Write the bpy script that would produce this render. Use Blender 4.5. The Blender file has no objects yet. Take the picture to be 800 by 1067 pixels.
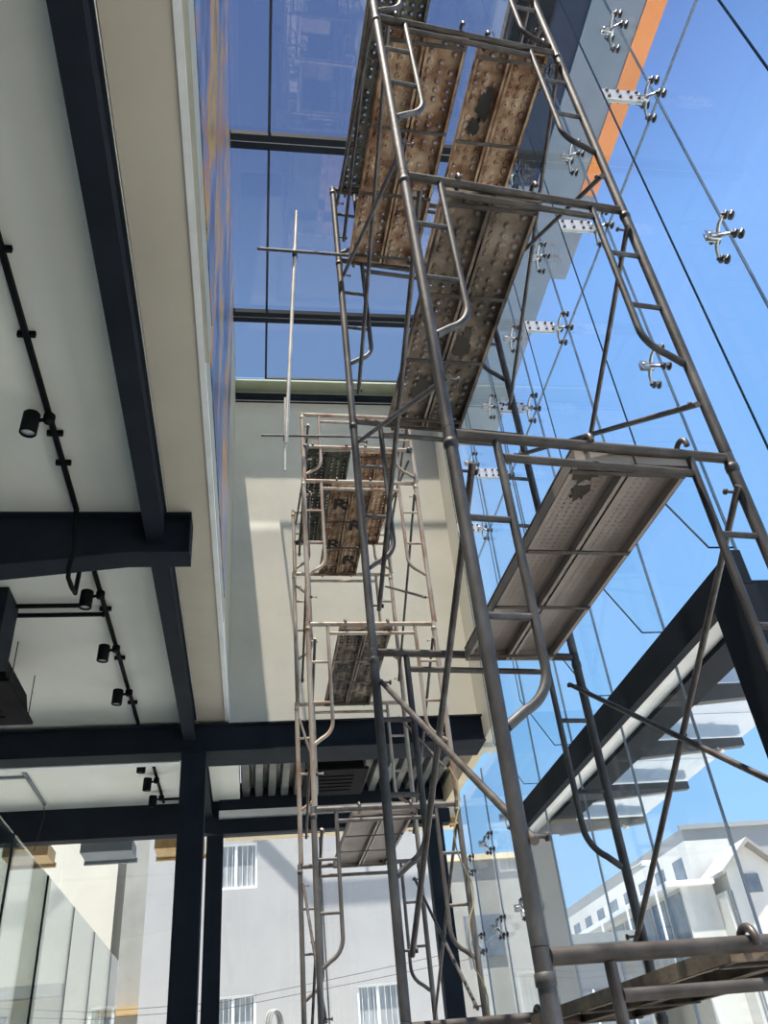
import bpy, math, random
from mathutils import Vector, Matrix
random.seed(7)
scene = bpy.context.scene
COL = scene.collection
PI = math.pi

# ------------------------------------------------------------------ helpers
class MB:
    """collects shapes and links them as ONE mesh object"""
    def __init__(s):
        s.v = []; s.f = []; s.sm = []; s.mi = []
    def add(s, vs, fs, smooth=False, mi=0):
        o = len(s.v)
        s.v += [tuple(p) for p in vs]
        for f in fs:
            s.f.append(tuple(i + o for i in f)); s.sm.append(smooth); s.mi.append(mi)
        return s
    def box(s, a, b, mi=0):
        x0, y0, z0 = a; x1, y1, z1 = b
        if x0 > x1: x0, x1 = x1, x0
        if y0 > y1: y0, y1 = y1, y0
        if z0 > z1: z0, z1 = z1, z0
        vs = [(x0,y0,z0),(x1,y0,z0),(x1,y1,z0),(x0,y1,z0),(x0,y0,z1),(x1,y0,z1),(x1,y1,z1),(x0,y1,z1)]
        fs = [(0,3,2,1),(4,5,6,7),(0,1,5,4),(1,2,6,5),(2,3,7,6),(3,0,4,7)]
        return s.add(vs, fs, False, mi)
    def prism(s, poly, axis, a, b, mi=0):
        """extrude a 2-D polygon along an axis ('x': (y,z), 'y': (x,z), 'z': (x,y))"""
        def P(p, t):
            return {'x': (t, p[0], p[1]), 'y': (p[0], t, p[1]), 'z': (p[0], p[1], t)}[axis]
        n = len(poly)
        vs = [P(p, a) for p in poly] + [P(p, b) for p in poly]
        fs = [tuple(range(n)), tuple(range(2*n-1, n-1, -1))]
        for i in range(n):
            j = (i+1) % n
            fs.append((i, i+n, j+n, j))
        return s.add(vs, fs, False, mi)
    def tube(s, pts, r, seg=12, cap=True, mi=0):
        pts = [Vector(p) for p in pts]
        n = len(pts)
        rr = r if isinstance(r, (list, tuple)) else [r]*n
        tang = []
        for i in range(n):
            if i == 0: t = pts[1]-pts[0]
            elif i == n-1: t = pts[-1]-pts[-2]
            else: t = (pts[i+1]-pts[i]).normalized() + (pts[i]-pts[i-1]).normalized()
            tang.append(t.normalized())
        u = tang[0].orthogonal().normalized()
        vs = []; fs = []
        for i in range(n):
            t = tang[i]
            u = (u - t*u.dot(t)).normalized()
            w = t.cross(u)
            for k in range(seg):
                a = 2*PI*k/seg
                vs.append(pts[i] + (u*math.cos(a) + w*math.sin(a))*rr[i])
        for i in range(n-1):
            for k in range(seg):
                k2 = (k+1) % seg
                fs.append((i*seg+k, i*seg+k2, (i+1)*seg+k2, (i+1)*seg+k))
        s.add(vs, fs, True, mi)
        if cap:
            s.add([vs[k] for k in range(seg)][::-1], [tuple(range(seg))], False, mi)
            s.add([vs[(n-1)*seg+k] for k in range(seg)], [tuple(range(seg))], False, mi)
        return s
    def lathe(s, prof, origin, axis, seg=20, mi=0):
        """prof: list of (radius, distance along axis)"""
        o = Vector(origin); ax = Vector(axis).normalized()
        u = ax.orthogonal().normalized(); w = ax.cross(u)
        vs = []; fs = []
        for r, h in prof:
            for k in range(seg):
                a = 2*PI*k/seg
                vs.append(o + ax*h + (u*math.cos(a)+w*math.sin(a))*max(r, 1e-4))
        for i in range(len(prof)-1):
            for k in range(seg):
                k2 = (k+1) % seg
                fs.append((i*seg+k, i*seg+k2, (i+1)*seg+k2, (i+1)*seg+k))
        return s.add(vs, fs, True, mi)
    def build(s, name, mat, parent=None, loc=None, rot=None):
        me = bpy.data.meshes.new(name)
        me.from_pydata(s.v, [], s.f)
        for m in (mat if isinstance(mat, (list, tuple)) else [mat]):
            me.materials.append(m)
        for p, sm, mi in zip(me.polygons, s.sm, s.mi):
            p.use_smooth = sm; p.material_index = mi
        me.update()
        o = bpy.data.objects.new(name, me)
        COL.objects.link(o)
        if parent is not None: o.parent = parent
        if loc is not None: o.location = loc
        if rot is not None: o.rotation_euler = rot
        return o

def tag(o, label=None, cat=None, group=None, kind=None):
    if label: o['label'] = label
    if cat: o['category'] = cat
    if group: o['group'] = group
    if kind: o['kind'] = kind
    return o
def empty(name, loc=(0,0,0), rz=0.0):
    o = bpy.data.objects.new(name, None); COL.objects.link(o)
    o.empty_display_size = 0.1
    o.location = loc; o.rotation_euler = (0, 0, rz)
    return o
def thing(name, label, cat, loc=(0,0,0), rz=0.0, group=None):
    return tag(empty(name, loc, rz), label, cat, group)
KIDS = {}
def copy_tree(o, parent=None):
    c = o.copy(); COL.objects.link(c)
    c.parent = parent
    for ch in list(o.children):
        copy_tree(ch, c)
    return c
def arc(c, r, a0, a1, n, ux, uz):
    """points on an arc in the plane of unit vectors ux, uz"""
    c = Vector(c); ux = Vector(ux); uz = Vector(uz)
    return [c + ux*(r*math.cos(a0+(a1-a0)*i/n)) + uz*(r*math.sin(a0+(a1-a0)*i/n)) for i in range(n+1)]

# ------------------------------------------------------------------ materials
def new_mat(name):
    m = bpy.data.materials.new(name); m.use_nodes = True
    nt = m.node_tree; nt.nodes.clear()
    out = nt.nodes.new('ShaderNodeOutputMaterial')
    return m, nt, out
def N(nt, t, **kw):
    n = nt.nodes.new(t)
    for k, v in kw.items():
        if k in n.inputs: n.inputs[k].default_value = v
        else: setattr(n, k, v)
    return n
def ramp(nt, fac, stops, interp='LINEAR'):
    r = nt.nodes.new('ShaderNodeValToRGB'); r.color_ramp.interpolation = interp
    e = r.color_ramp.elements
    while len(e) < len(stops): e.new(0.5)
    for el, (p, c) in zip(e, stops):
        el.position = p; el.color = (c[0], c[1], c[2], 1)
    nt.links.new(fac, r.inputs['Fac'])
    return r.outputs['Color']
def S(r, g, b):
    def l(c):
        c /= 255.0
        return c/12.92 if c <= .04045 else ((c+.055)/1.055)**2.4
    return (l(r), l(g), l(b))
def principled(name, stops, scale=4.0, rough=0.6, metal=0.0, bump=0.0, bscale=30.0, detail=6.0, stretch=None, spec=0.5, rand=True):
    """noise-mottled surface; stops = colour ramp over the noise"""
    m, nt, out = new_mat(name)
    p = N(nt, 'ShaderNodeBsdfPrincipled', Roughness=rough, Metallic=metal)
    p.inputs['Specular IOR Level'].default_value = spec
    tc = N(nt, 'ShaderNodeTexCoord')
    vec = tc.outputs['Object']
    if rand:
        oi = N(nt, 'ShaderNodeObjectInfo')
        mul = N(nt, 'ShaderNodeMath', operation='MULTIPLY'); mul.inputs[1].default_value = 37.0
        nt.links.new(oi.outputs['Random'], mul.inputs[0])
        add = N(nt, 'ShaderNodeVectorMath', operation='ADD')
        nt.links.new(vec, add.inputs[0]); nt.links.new(mul.outputs[0], add.inputs[1])
        vec = add.outputs[0]
    if stretch:
        mp = N(nt, 'ShaderNodeMapping'); mp.inputs['Scale'].default_value = stretch
        nt.links.new(vec, mp.inputs['Vector']); vec = mp.outputs['Vector']
    no = N(nt, 'ShaderNodeTexNoise', Scale=scale, Detail=detail, Roughness=0.62)
    nt.links.new(vec, no.inputs['Vector'])
    c = ramp(nt, no.outputs['Fac'], stops)
    nt.links.new(c, p.inputs['Base Color'])
    if bump:
        nb = N(nt, 'ShaderNodeTexNoise', Scale=bscale, Detail=4.0)
        nt.links.new(vec, nb.inputs['Vector'])
        b = N(nt, 'ShaderNodeBump', Strength=bump, Distance=0.01)
        nt.links.new(nb.outputs['Fac'], b.inputs['Height'])
        nt.links.new(b.outputs['Normal'], p.inputs['Normal'])
    nt.links.new(p.outputs[0], out.inputs['Surface'])
    return m
def flat(name, c, **k):
    lo = tuple(x*0.88 for x in c); hi = tuple(min(1, x*1.08) for x in c)
    return principled(name, [(.3, lo), (.7, hi)], **k)
def glass(name, tint, refl=0.04, power=5.0, milky=0.0, top=0.9):
    """thin architectural glass: transparent with an angle dependent mirror"""
    m, nt, out = new_mat(name)
    lw = N(nt, 'ShaderNodeLayerWeight', Blend=0.5)
    pw = N(nt, 'ShaderNodeMath', operation='POWER'); pw.inputs[1].default_value = power
    nt.links.new(lw.outputs['Facing'], pw.inputs[0])
    ma = N(nt, 'ShaderNodeMath', operation='MULTIPLY_ADD'); ma.inputs[1].default_value = top; ma.inputs[2].default_value = refl
    nt.links.new(pw.outputs[0], ma.inputs[0])
    tr = N(nt, 'ShaderNodeBsdfTransparent'); tr.inputs['Color'].default_value = (*tint, 1)
    gl = N(nt, 'ShaderNodeBsdfGlossy', Roughness=0.0); gl.inputs['Color'].default_value = (1, 1, 1, 1)
    src = tr.outputs[0]
    if milky:
        tl = N(nt, 'ShaderNodeBsdfTranslucent'); tl.inputs['Color'].default_value = (.85, .88, .88, 1)
        df = N(nt, 'ShaderNodeBsdfDiffuse'); df.inputs['Color'].default_value = (.8, .83, .83, 1)
        m1 = N(nt, 'ShaderNodeMixShader', Fac=0.5)
        nt.links.new(tl.outputs[0], m1.inputs[1]); nt.links.new(df.outputs[0], m1.inputs[2])
        m2 = N(nt, 'ShaderNodeMixShader', Fac=milky)
        nt.links.new(src, m2.inputs[1]); nt.links.new(m1.outputs[0], m2.inputs[2]); src = m2.outputs[0]
    mx = N(nt, 'ShaderNodeMixShader')
    nt.links.new(ma.outputs[0], mx.inputs['Fac'])
    nt.links.new(src, mx.inputs[1]); nt.links.new(gl.outputs[0], mx.inputs[2])
    nt.links.new(mx.outputs[0], out.inputs['Surface'])
    return m

M = {}
M['ceiling'] = principled('painted_plaster_ceiling', [(.25, S(222,224,216)), (.75, S(234,236,229))], scale=1.2, rough=.85, rand=False)
M['soffit'] = principled('beige_board_soffit', [(.2, S(184,178,163)), (.8, S(200,194,179))], scale=1.5, rough=.8, rand=False)
M['trim'] = flat('white_metal_trim', S(225,228,228), rough=.5)
M['cladding'] = flat('warm_grey_cladding', S(172,172,160), rough=.6)
M['black_steel'] = principled('black_painted_steel', [(.3, S(30,35,43)), (.75, S(40,46,55))], scale=3, rough=.7, spec=.08, bump=.04, bscale=40)
M['black'] = flat('matt_black_metal', S(24,25,28), rough=.75, spec=.06)
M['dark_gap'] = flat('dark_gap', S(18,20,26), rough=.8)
M['far_wall'] = principled('grey_cement_render', [(.2, S(196,194,182)), (.5, S(206,204,192)), (.8, S(216,213,201))], scale=1.6, rough=.85, bump=.08, bscale=25, rand=False)
M['floor'] = principled('pale_tile_floor', [(.3, S(184,181,174)), (.7, S(198,195,188))], scale=2, rough=.5, rand=False)
M['orange'] = principled('orange_cladding', [(.3, S(214,132,62)), (.7, S(226,146,76))], scale=2, rough=.6)
M['grey_soffit'] = principled('grey_roof_soffit', [(.3, S(106,118,134)), (.7, S(120,132,148))], scale=2, rough=.6)
M['roof'] = flat('grey_roof_slab', S(130,132,134), rough=.8)
M['facade'] = glass('facade_glass', (.965,.985,.99), .02, 5.0, top=.55)
M['fin'] = glass('fin_glass', (.955,.98,.98), .012, 5.0, top=.35)
M['fin_edge'] = flat('polished_glass_edge', S(30,58,76), rough=.2)
M['seal'] = flat('grey_silicone_joint', S(110,126,146), rough=.6)
M['seal_dark'] = flat('black_silicone_joint', S(34,40,50), rough=.6)
M['skyglass'] = glass('tinted_skylight_glass', (.76,.74,.72), .05, 5.0)
M['clear'] = glass('clear_partition_glass', (.86,.90,.88), .05, 4.0, top=.8)
M['rear_glass'] = glass('clear_rear_glass', (.97,.98,.98), .02, 5.0)
M['green_strip'] = flat('pale_green_gutter_lining', S(214,232,200), rough=.7)
M['canopy'] = glass('frosted_canopy_glass', (.80,.86,.88), .04, 5.0, milky=.45)
M['chrome'] = principled('stainless_steel', [(.3, S(168,170,174)), (.7, S(205,206,208))], scale=12, rough=.28, metal=.85)
M['plate'] = principled('brushed_steel_plate', [(.3, S(222,224,228)), (.7, S(240,241,243))], scale=14, rough=.4, metal=.5, stretch=(1,1,8))
M['knob'] = flat('dark_grey_bolt_cap', S(84,86,92), rough=.35, metal=.5)
M['scaf_dark'] = principled('worn_grey_scaffold_steel', [(.25, S(46,42,41)), (.42, S(68,67,68)), (.6, S(90,90,92)), (.8, S(124,124,126))], scale=7, rough=.55, metal=.4, bump=.12, bscale=60, stretch=(1,1,.45))
M['scaf_rust'] = principled('rusty_primer_scaffold_steel', [(.2, S(112,74,56)), (.36, S(146,116,96)), (.52, S(172,160,146)), (.8, S(192,184,172))], scale=5, rough=.55, metal=.25, bump=.12, bscale=60, stretch=(1,1,.45))
M['scaf_mid'] = principled('painted_rusting_scaffold_steel', [(.25, S(54,43,37)), (.45, S(73,68,65)), (.7, S(97,93,90))], scale=6, rough=.6, metal=.35, bump=.12, bscale=60)
M['scaf_pale'] = principled('weathered_pale_scaffold_steel', [(.2, S(76,62,54)), (.4, S(98,93,90)), (.65, S(124,121,119)), (.85, S(148,145,141))], scale=6, rough=.6, metal=.25, bump=.12, bscale=60, stretch=(1,1,.45))
M['brace'] = principled('thin_brace_steel', [(.25, S(60,51,47)), (.5, S(90,85,83)), (.8, S(122,119,118))], scale=9, rough=.45, metal=.5)
M['rod'] = principled('sun_white_aluminium_rod', [(.3, S(170,168,166)), (.7, S(222,220,216))], scale=4, rough=.5, metal=.2)  # pale tone puts the sunlit white of the rods into the colour
M['deck_rust'] = principled('rusty_punched_plate', [(.25, S(74,46,34)), (.42, S(130,96,72)), (.56, S(168,142,116)), (.78, S(198,182,160))], scale=7, rough=.75, metal=.1, bump=.15, bscale=80)
M['deck_dark'] = principled('soot_dark_punched_plate', [(.25, S(50,47,43)), (.42, S(92,82,73)), (.58, S(138,124,110)), (.8, S(172,160,146))], scale=4, rough=.7, metal=.15, bump=.15, bscale=80)
M['deck_green'] = principled('green_black_stained_plate', [(.25, S(46,52,48)), (.5, S(88,92,84)), (.75, S(136,132,120))], scale=4, rough=.7, metal=.15, bump=.15, bscale=80)
M['deck_grey'] = principled('plain_grey_perforated_plate', [(.25, S(138,126,118)), (.5, S(158,148,142)), (.8, S(172,164,158))], scale=3, rough=.55, metal=.15, bump=.06, bscale=60)
M['stain'] = flat('dark_oily_stain', S(62,58,48), rough=.7)
M['paint_black'] = flat('black_stencil_paint', S(28,27,27), rough=.7)
M['deck_ceiling'] = principled('galvanised_decking', [(.25, S(48,50,50)), (.5, S(104,106,104)), (.8, S(156,156,152))], scale=2.2, rough=.5, metal=.3, stretch=(1,.6,1))
M['lens'] = flat('frosted_lens', S(200,205,210), rough=.25)
M['neigh_grey'] = principled('grey_rendered_facade', [(.2, S(156,155,156)), (.5, S(165,164,164)), (.8, S(173,171,170))], scale=.9, rough=.9, rand=False)
M['neigh_white'] = principled('sunlit_white_facade', [(.25, S(190,186,174)), (.75, S(205,201,189))], scale=.8, rough=.9, rand=False)
M['neigh_dark'] = principled('grey_concrete_pier', [(.25, S(138,138,134)), (.75, S(160,160,156))], scale=1.3, rough=.9, rand=False)
M['house'] = principled('white_house_render', [(.25, S(188,187,183)), (.75, S(203,202,197))], scale=.8, rough=.9, rand=False)
M['house_grey'] = principled('pale_grey_sheet_cladding', [(.25, S(126,130,133)), (.75, S(140,144,147))], scale=.3, rough=.8, rand=False)
M['roof_tile'] = flat('grey_roof_tiles', S(140,138,136), rough=.8)
M['window_dark'] = principled('dark_window_pane', [(.3, S(84,92,102)), (.7, S(120,128,138))], scale=1.5, rough=.15)
M['pane_light'] = principled('curtained_window_pane', [(.3, S(120,126,130)), (.7, S(176,180,182))], scale=3, rough=.2, stretch=(6,1,.4))
M['white_frame'] = flat('white_window_frame', S(235,236,238), rough=.5)
M['tan'] = principled('tan_soffit_board', [(.3, S(176,146,100)), (.7, S(190,162,118))], scale=3, rough=.8)
M['cream'] = flat('cream_lintel', S(214,200,170), rough=.8)
M['wood'] = flat('yellow_timber_batten', S(170,128,60), rough=.7)
M['block_grey'] = flat('grey_soffit_board', S(116,122,130), rough=.8)
M['asphalt'] = principled('pale_concrete_ground', [(.3, S(168,166,160)), (.7, S(186,184,178))], scale=.6, rough=.9, rand=False)
M['cable'] = flat('black_cable', S(40,40,44), rough=.6)
M['cord'] = flat('pale_yellow_cord', S(170,160,120), rough=.7)
M['leaf'] = principled('green_foliage', [(.3, S(70,100,40)), (.7, S(120,150,70))], scale=6, rough=.8)
M['sign_yellow'] = flat('yellow_sign_face', S(230,190,50), rough=.6)
M['canopy_arm'] = flat('dark_grey_canopy_arm', S(66,72,78), rough=.6)
M['metal_grey'] = flat('grey_shop_fascia', S(122,128,132), rough=.6)

def mural_mat():
    m, nt, out = new_mat('painted_mural')
    tc = N(nt, 'ShaderNodeTexCoord')
    mp = N(nt, 'ShaderNodeMapping'); mp.inputs['Scale'].default_value = (1, 1.5, .55)
    nt.links.new(tc.outputs['Object'], mp.inputs['Vector'])
    n1 = N(nt, 'ShaderNodeTexNoise', Scale=1.1, Detail=5.0, Roughness=.6, Distortion=.8)
    nt.links.new(mp.outputs[0], n1.inputs['Vector'])
    c1 = ramp(nt, n1.outputs['Fac'], [(.30, S(46,56,92)), (.43, S(86,98,140)), (.5, S(120,140,178)), (.55, S(186,124,80)), (.60, S(206,168,72)), (.70, S(74,74,90))])
    p = N(nt, 'ShaderNodeBsdfPrincipled', Roughness=.35)
    nt.links.new(c1, p.inputs['Base Color'])
    nt.links.new(p.outputs[0], out.inputs['Surface'])
    return m
M['mural'] = mural_mat()

# ------------------------------------------------------------------ camera
f_px = 869.0
zc = Vector((-130, -1203, f_px)).normalized()
yc = Vector((-134, 642, f_px)); yc = (yc - zc*yc.dot(zc)).normalized()
xc = yc.cross(zc)
# rows of the rotation: world axes in (right, down, forward) camera coordinates
right = Vector((xc[0], yc[0], zc[0])); down = Vector((xc[1], yc[1], zc[1])); fwd = Vector((xc[2], yc[2], zc[2]))
cam = bpy.data.cameras.new('camera'); camo = bpy.data.objects.new('camera', cam); COL.objects.link(camo)
CZ = 1.5
camo.matrix_world = Matrix(((right[0], -down[0], -fwd[0], 0), (right[1], -down[1], -fwd[1], 0), (right[2], -down[2], -fwd[2], CZ), (0,0,0,1)))
cam.sensor_fit = 'VERTICAL'; cam.sensor_height = 24.0
cam.lens = f_px/1067.0*24.0
cam.clip_start = .05; cam.clip_end = 400
scene.camera = camo

# ------------------------------------------------------------------ sky and sun
w = bpy.data.worlds.new('sky'); scene.world = w; w.use_nodes = True
nt = w.node_tree; nt.nodes.clear()
wo = nt.nodes.new('ShaderNodeOutputWorld'); bg = nt.nodes.new('ShaderNodeBackground')
tc = nt.nodes.new('ShaderNodeTexCoord'); sp = nt.nodes.new('ShaderNodeSeparateXYZ')
nt.links.new(tc.outputs['Generated'], sp.inputs[0])
c = ramp(nt, sp.outputs['Z'], [(0.0, S(198,214,232)), (.12, S(160,204,242)), (.35, S(134,188,242)), (.74, S(134,177,243)), (.86, S(108,140,204)), (1.0, S(96,130,200))])
nt.links.new(c, bg.inputs['Color']); bg.inputs['Strength'].default_value = 1.0
nt.links.new(bg.outputs[0], wo.inputs['Surface'])
sun = bpy.data.lights.new('sun', 'SUN'); suno = bpy.data.objects.new('sun', sun); COL.objects.link(suno)
sun.energy = 12.5; sun.angle = math.radians(.53); sun.color = (1.0, .95, .86)
sd = Vector((.086, .1875, -1.0))
suno.rotation_euler = sd.to_track_quat('-Z', 'Y').to_euler()
suno.location = (0, -5, 30)
scene.view_settings.view_transform = 'Standard'; scene.view_settings.look = 'None'
scene.view_settings.gamma = 1.0; scene.view_settings.use_curve_mapping = False
scene.view_settings.exposure = 0.3
scene.cycles.max_bounces = 14; scene.cycles.transparent_max_bounces = 32
scene.cycles.diffuse_bounces = 5; scene.cycles.glossy_bounces = 4
scene.cycles.use_denoising = True
scene.cycles.sample_clamp_indirect = 6.0

def struct(name, mb, mat, label=None, parent=None, **k):
    o = mb.build(name, mat, parent, **k)
    if parent is None: tag(o, label, None, None, 'structure')
    return o
XF = 2.8                                              # facade plane
YJ = [-1.48 + 1.06*k for k in range(13)]              # upright joints of the facade
YJ = [2.76 + 1.06*k for k in range(-5, 10)]
ZS = 10.6                                             # skylight
YW = 9.5                                              # far wall

# ------------------------------------------------------------------ shell of the building
struct('floor', MB().box((-6.2,-5,-.12), (2.9,12.1,0)), M['floor'], 'pale tiled floor of the lobby')
struct('ground', MB().box((-60,-40,-.4), (80,90,-.13)), M['asphalt'], 'pale concrete ground outside the building')
struct('ceiling', MB().box((-6.2,-5,5.3), (-.66,YW-.12,5.5)), M['ceiling'], 'white plaster ceiling under the upper floor on the left')
struct('ceiling_rear', MB().box((-6.2,YW+.0,5.20), (-.605,12.0,5.5)).box((-.605,YW+.205,5.20),(-.22,12.0,5.5)), M['ceiling'], 'white ceiling bay beyond the far cross beam')
struct('ceiling_soffit', MB().box((-.655,-5,5.3), (-.35,YW-.001,5.5)), M['soffit'], 'long beige soffit strip beside the black edge beam')
struct('trim_1', MB().box((-.35,-5,5.29), (-.312,YW-.001,5.56)), M['trim'], 'thin white metal edge along the beige soffit')
struct('wall_left', MB().box((-.6,-5,5.5), (-.325,YW,ZS+.3)), M['cladding'], 'upper wall on the left carrying the mural')
struct('wall_left_lower', MB().box((-6.4,-5,-.1), (-6.2,12.1,5.5)), M['far_wall'], 'plain wall beyond the stair side of the lobby')
struct('wall_back', MB().box((-6.4,-5.2,-.1), (2.9,-5,ZS+.3)), M['far_wall'], 'plain wall behind the viewer')
struct('trim_2', MB().box((-.323,-5,5.30), (-.286,3.66,5.62)), M['cladding'], 'grey cladding strip below the nearer mural panel')
struct('trim_3', MB().box((-.323,3.665,5.36), (-.308,7.05,5.62)), M['cladding'], 'grey cladding strip below the farther mural panel')
tag(MB().box((-.324,-5,5.63), (-.28,3.66,10.35)).build('mural_panel', M['mural']), 'large blue and gold mural panel, the nearer one on the upper wall', 'mural', 'mural panels')
tag(MB().box((-.324,3.665,5.63), (-.300,7.05,10.35)).build('mural_panel', M['mural']), 'large blue and gold mural panel, the farther one on the upper wall', 'mural', 'mural panels')

# far wall with its return beside the facade
fw = MB()
fw.box((-.6,YW,4.95), (2.9,YW+.2,10.56))
fw.box((2.68,8.8,5.0), (2.79,YW,10.5))
struct('wall_far', fw, M['far_wall'], 'tall grey rendered far wall above the cross beam with patches of sunlight')
# roof around the skylight
struct('roof', MB().box((-6.4,-5.2,ZS+.1), (-.34,12.1,ZS+.4)).box((-.34,YW+.02,ZS+.1),(2.9,12.1,ZS+.4)), M['roof'], 'flat roof slab beside the skylight')
# skylight: panes on black beams
skl = empty('window_2'); tag(skl, 'tinted blue glass skylight over the tall space', None, None, 'structure')
beam_y = [(-2.62,-2.42), (-.03,.15), (2.57,2.75), (5.16,5.34), (7.72,7.90), (9.36,9.56)]
ys = [-5.0] + [ (a+b)/2 for a, b in beam_y]
for i in range(len(ys)-1):
    for x0, x1 in ((-.33,.115), (.145,2.60)):
        y1 = ys[i+1] if i < len(ys)-2 else 9.04
        MB().box((x0,ys[i]+.004,ZS), (x1,y1-.004,ZS+.012)).build('glass_pane', M['skyglass'], skl)
MB().box((.115,-5,ZS-.004), (.145,9.04,ZS+.02)).build('joint_seal', M['seal_dark'], skl)
MB().box((.115,9.04,ZS-.004), (2.6,9.06,ZS+.02)).build('joint_seal', M['seal_dark'], skl)
MB().box((-.33,9.064,ZS), (2.6,9.35,ZS+.012)).build('glass_pane', M['skyglass'], skl)
MB().box((-.33,9.19,ZS+.09), (2.6,9.60,ZS+.12)).build('gutter_lining', M['green_strip'], skl)
for i, (a, b) in enumerate(beam_y):
    m = MB()
    m.box((-.33,a,ZS-.02), (2.6,b,ZS-.004))          # flange
    m.box((-.33,a,ZS-.075), (2.6,a+.085,ZS-.02)).box((-.33,b-.085,ZS-.075), (2.6,b,ZS-.02))
    bo = m.build('skylight_beam', M['black_steel'], skl)
    MB().box((-.33,(a+b)/2-.006,ZS-.07), (2.6,(a+b)/2+.006,ZS-.06)).build('glazing_bead', M['plate'], bo)
struct('roof_edge_beam', MB().box((2.605,-5,ZS-.12), (2.98,YW+.1,ZS+.25)), M['black_steel'], 'black steel beam where the skylight meets the facade')
# overhanging eave outside the facade
struct('eave', MB().box((3.40,-6,ZS-.02), (3.98,YW+1,ZS+.3)).box((2.99,5.62,ZS-.02),(3.40,YW+1,ZS+.3)).box((3.98,5.70,ZS-.02),(4.20,6.98,ZS+.3)), M['grey_soffit'], 'grey soffit of the roof overhang outside the glass')
struct('eave_edge', MB().box((3.98,-6,ZS-.03), (4.20,5.69,ZS+.32)), M['orange'], 'orange edge band of the roof overhang')
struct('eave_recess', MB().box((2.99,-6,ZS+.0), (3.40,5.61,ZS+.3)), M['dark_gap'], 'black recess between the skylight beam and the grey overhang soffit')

# ------------------------------------------------------------------ black steel structure, left side
def ibeam_y(x0, x1, y0, y1, z0, z1):
    m = MB(); t = .014; xm = (x0+x1)/2
    m.box((x0,y0,z0),(x1,y1,z0+t)); m.box((x0,y0,z1-t),(x1,y1,z1)); m.box((x1-.03,y0,z0+t),(x1-.02,y1,z1-t))
    m.box((x0+.02,y0,z0+t),(x0+.03,y1,z1-t))
    return m
struct('steel_beam', ibeam_y(-.80,-.665,-5,9.18,5.05,5.298), M['black_steel'], 'long black steel edge beam running from above the viewer to the column')
# rolled marks on the beam
def cross_beam(y0, y1, x0, x1, zb, zt, x_haunch=None, zh=None):
    m = MB(); t = .018
    m.box((x0,y0,zt-t),(x1,y1,zt))
    ym = y0 + .06
    if x_haunch is None:
        m.box((x0,y0,zb),(x1,y1,zb+t)); m.box((x0,ym,zb+t),(x1,ym+.012,zt-t))
    else:
        m.prism([(x0,zh),(x_haunch,zb),(x1,zb),(x1,zb+t),(x_haunch,zb+t),(x0,zh+t)], 'y', y0, y1)
        m.prism([(x0,zh+t),(x_haunch,zb+t),(x1,zb+t),(x1,zt-t),(x0,zt-t)], 'y', ym, ym+.012)
    m.box((x1-.012,y0,zb+t),(x1,y1,zt-t))
    return m
struct('steel_beam', cross_beam(5.20,5.40,-4.5,-.485,4.935,5.297,-.93,4.52), M['black_steel'], 'black haunched cross beam under the white ceiling with a flat end plate')
fb = MB(); t = .02
fb.box((-.62,9.482,4.935),(2.66,9.712,4.947))
fb.box((-6.2,9.28,5.00),(2.66,9.29,5.24)).box((-6.2,9.22,4.935),(2.66,9.48,4.955)).box((-6.2,9.22,5.24),(2.66,9.48,5.26)).box((-6.2,9.28,4.955),(2.66,9.30,5.0))
struct('steel_beam', fb, M['black_steel'], 'black cross beam along the foot of the grey far wall')
struct('steel_beam', ibeam_y(-.70,-.585,9.50,11.85,4.97,5.198), M['black_steel'], 'short black beam behind the column')
b2 = MB()
b2.box((-6.2,11.86,4.79),(-.5,12.06,5.198)).box((-.5,11.86,4.76),(2.72,12.06,4.95)).box((-.5,11.80,5.055),(2.72,12.06,5.42))
struct('steel_beam', b2, M['black_steel'], 'lowest black cross beam over the rear glazing')
struct('trim_4', MB().box((-.5,11.79,4.965),(2.72,11.99,5.05)), M['trim'], 'pale ledge between the two rear cross beams')
struct('trim_5', MB().box((-6.2,9.49,4.925),(-.86,9.60,5.195)), M['trim'], 'white strip behind the far cross beam')
# columns
cl = MB()
cl.box((-.82,9.24,0),(-.80,9.46,4.932)).box((-.57,9.24,0),(-.55,9.46,4.932)).box((-.80,9.335,0),(-.57,9.35,4.932))
cl.box((-.80,9.24,0),(-.57,9.25,4.932))
struct('steel_column', cl, M['black_steel'], 'black steel column in front, under the far cross beam')
struct('steel_column', MB().box((-.66,11.9,0),(-.44,12.06,4.755)), M['black_steel'], 'black steel column behind, in the rear glazing')
struct('steel_column', MB().box((2.36,11.88,0),(2.60,12.08,4.755)), M['black_steel'], 'dark steel column at the rear corner of the glass facade')
# corrugated decking ceiling over the rear bay
dk = MB(); x = -.2; prof = []
while x < 2.72:
    prof += [(x,5.34),(x+.02,5.22),(x+.11,5.22),(x+.13,5.34)]; x += .175
poly = [(p[0],p[1]) for p in prof] + [(prof[-1][0],5.42),(prof[0][0],5.42)]
dk.prism(poly, 'y', 9.55, 11.79)
struct('ceiling_decking', dk, M['deck_ceiling'], 'ribbed metal decking ceiling over the rear bay')
struct('trim_6', MB().box((2.64,9.72,4.98),(2.76,11.8,5.4)), M['cream'], 'cream end board of the rear decking')
# rear glazing
rg = empty('window_3'); tag(rg, 'clear rear glazing below the lowest cross beam', None, None, 'structure')
for x0, x1 in ((-6.2,-4.4),(-4.4,-2.5),(-2.5,-.67),(-.43,.95),(.95,2.35)):
    MB().box((x0+.006,11.97,.05),(x1-.006,11.982,4.755)).build('glass_pane', M['rear_glass'], rg)
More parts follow.
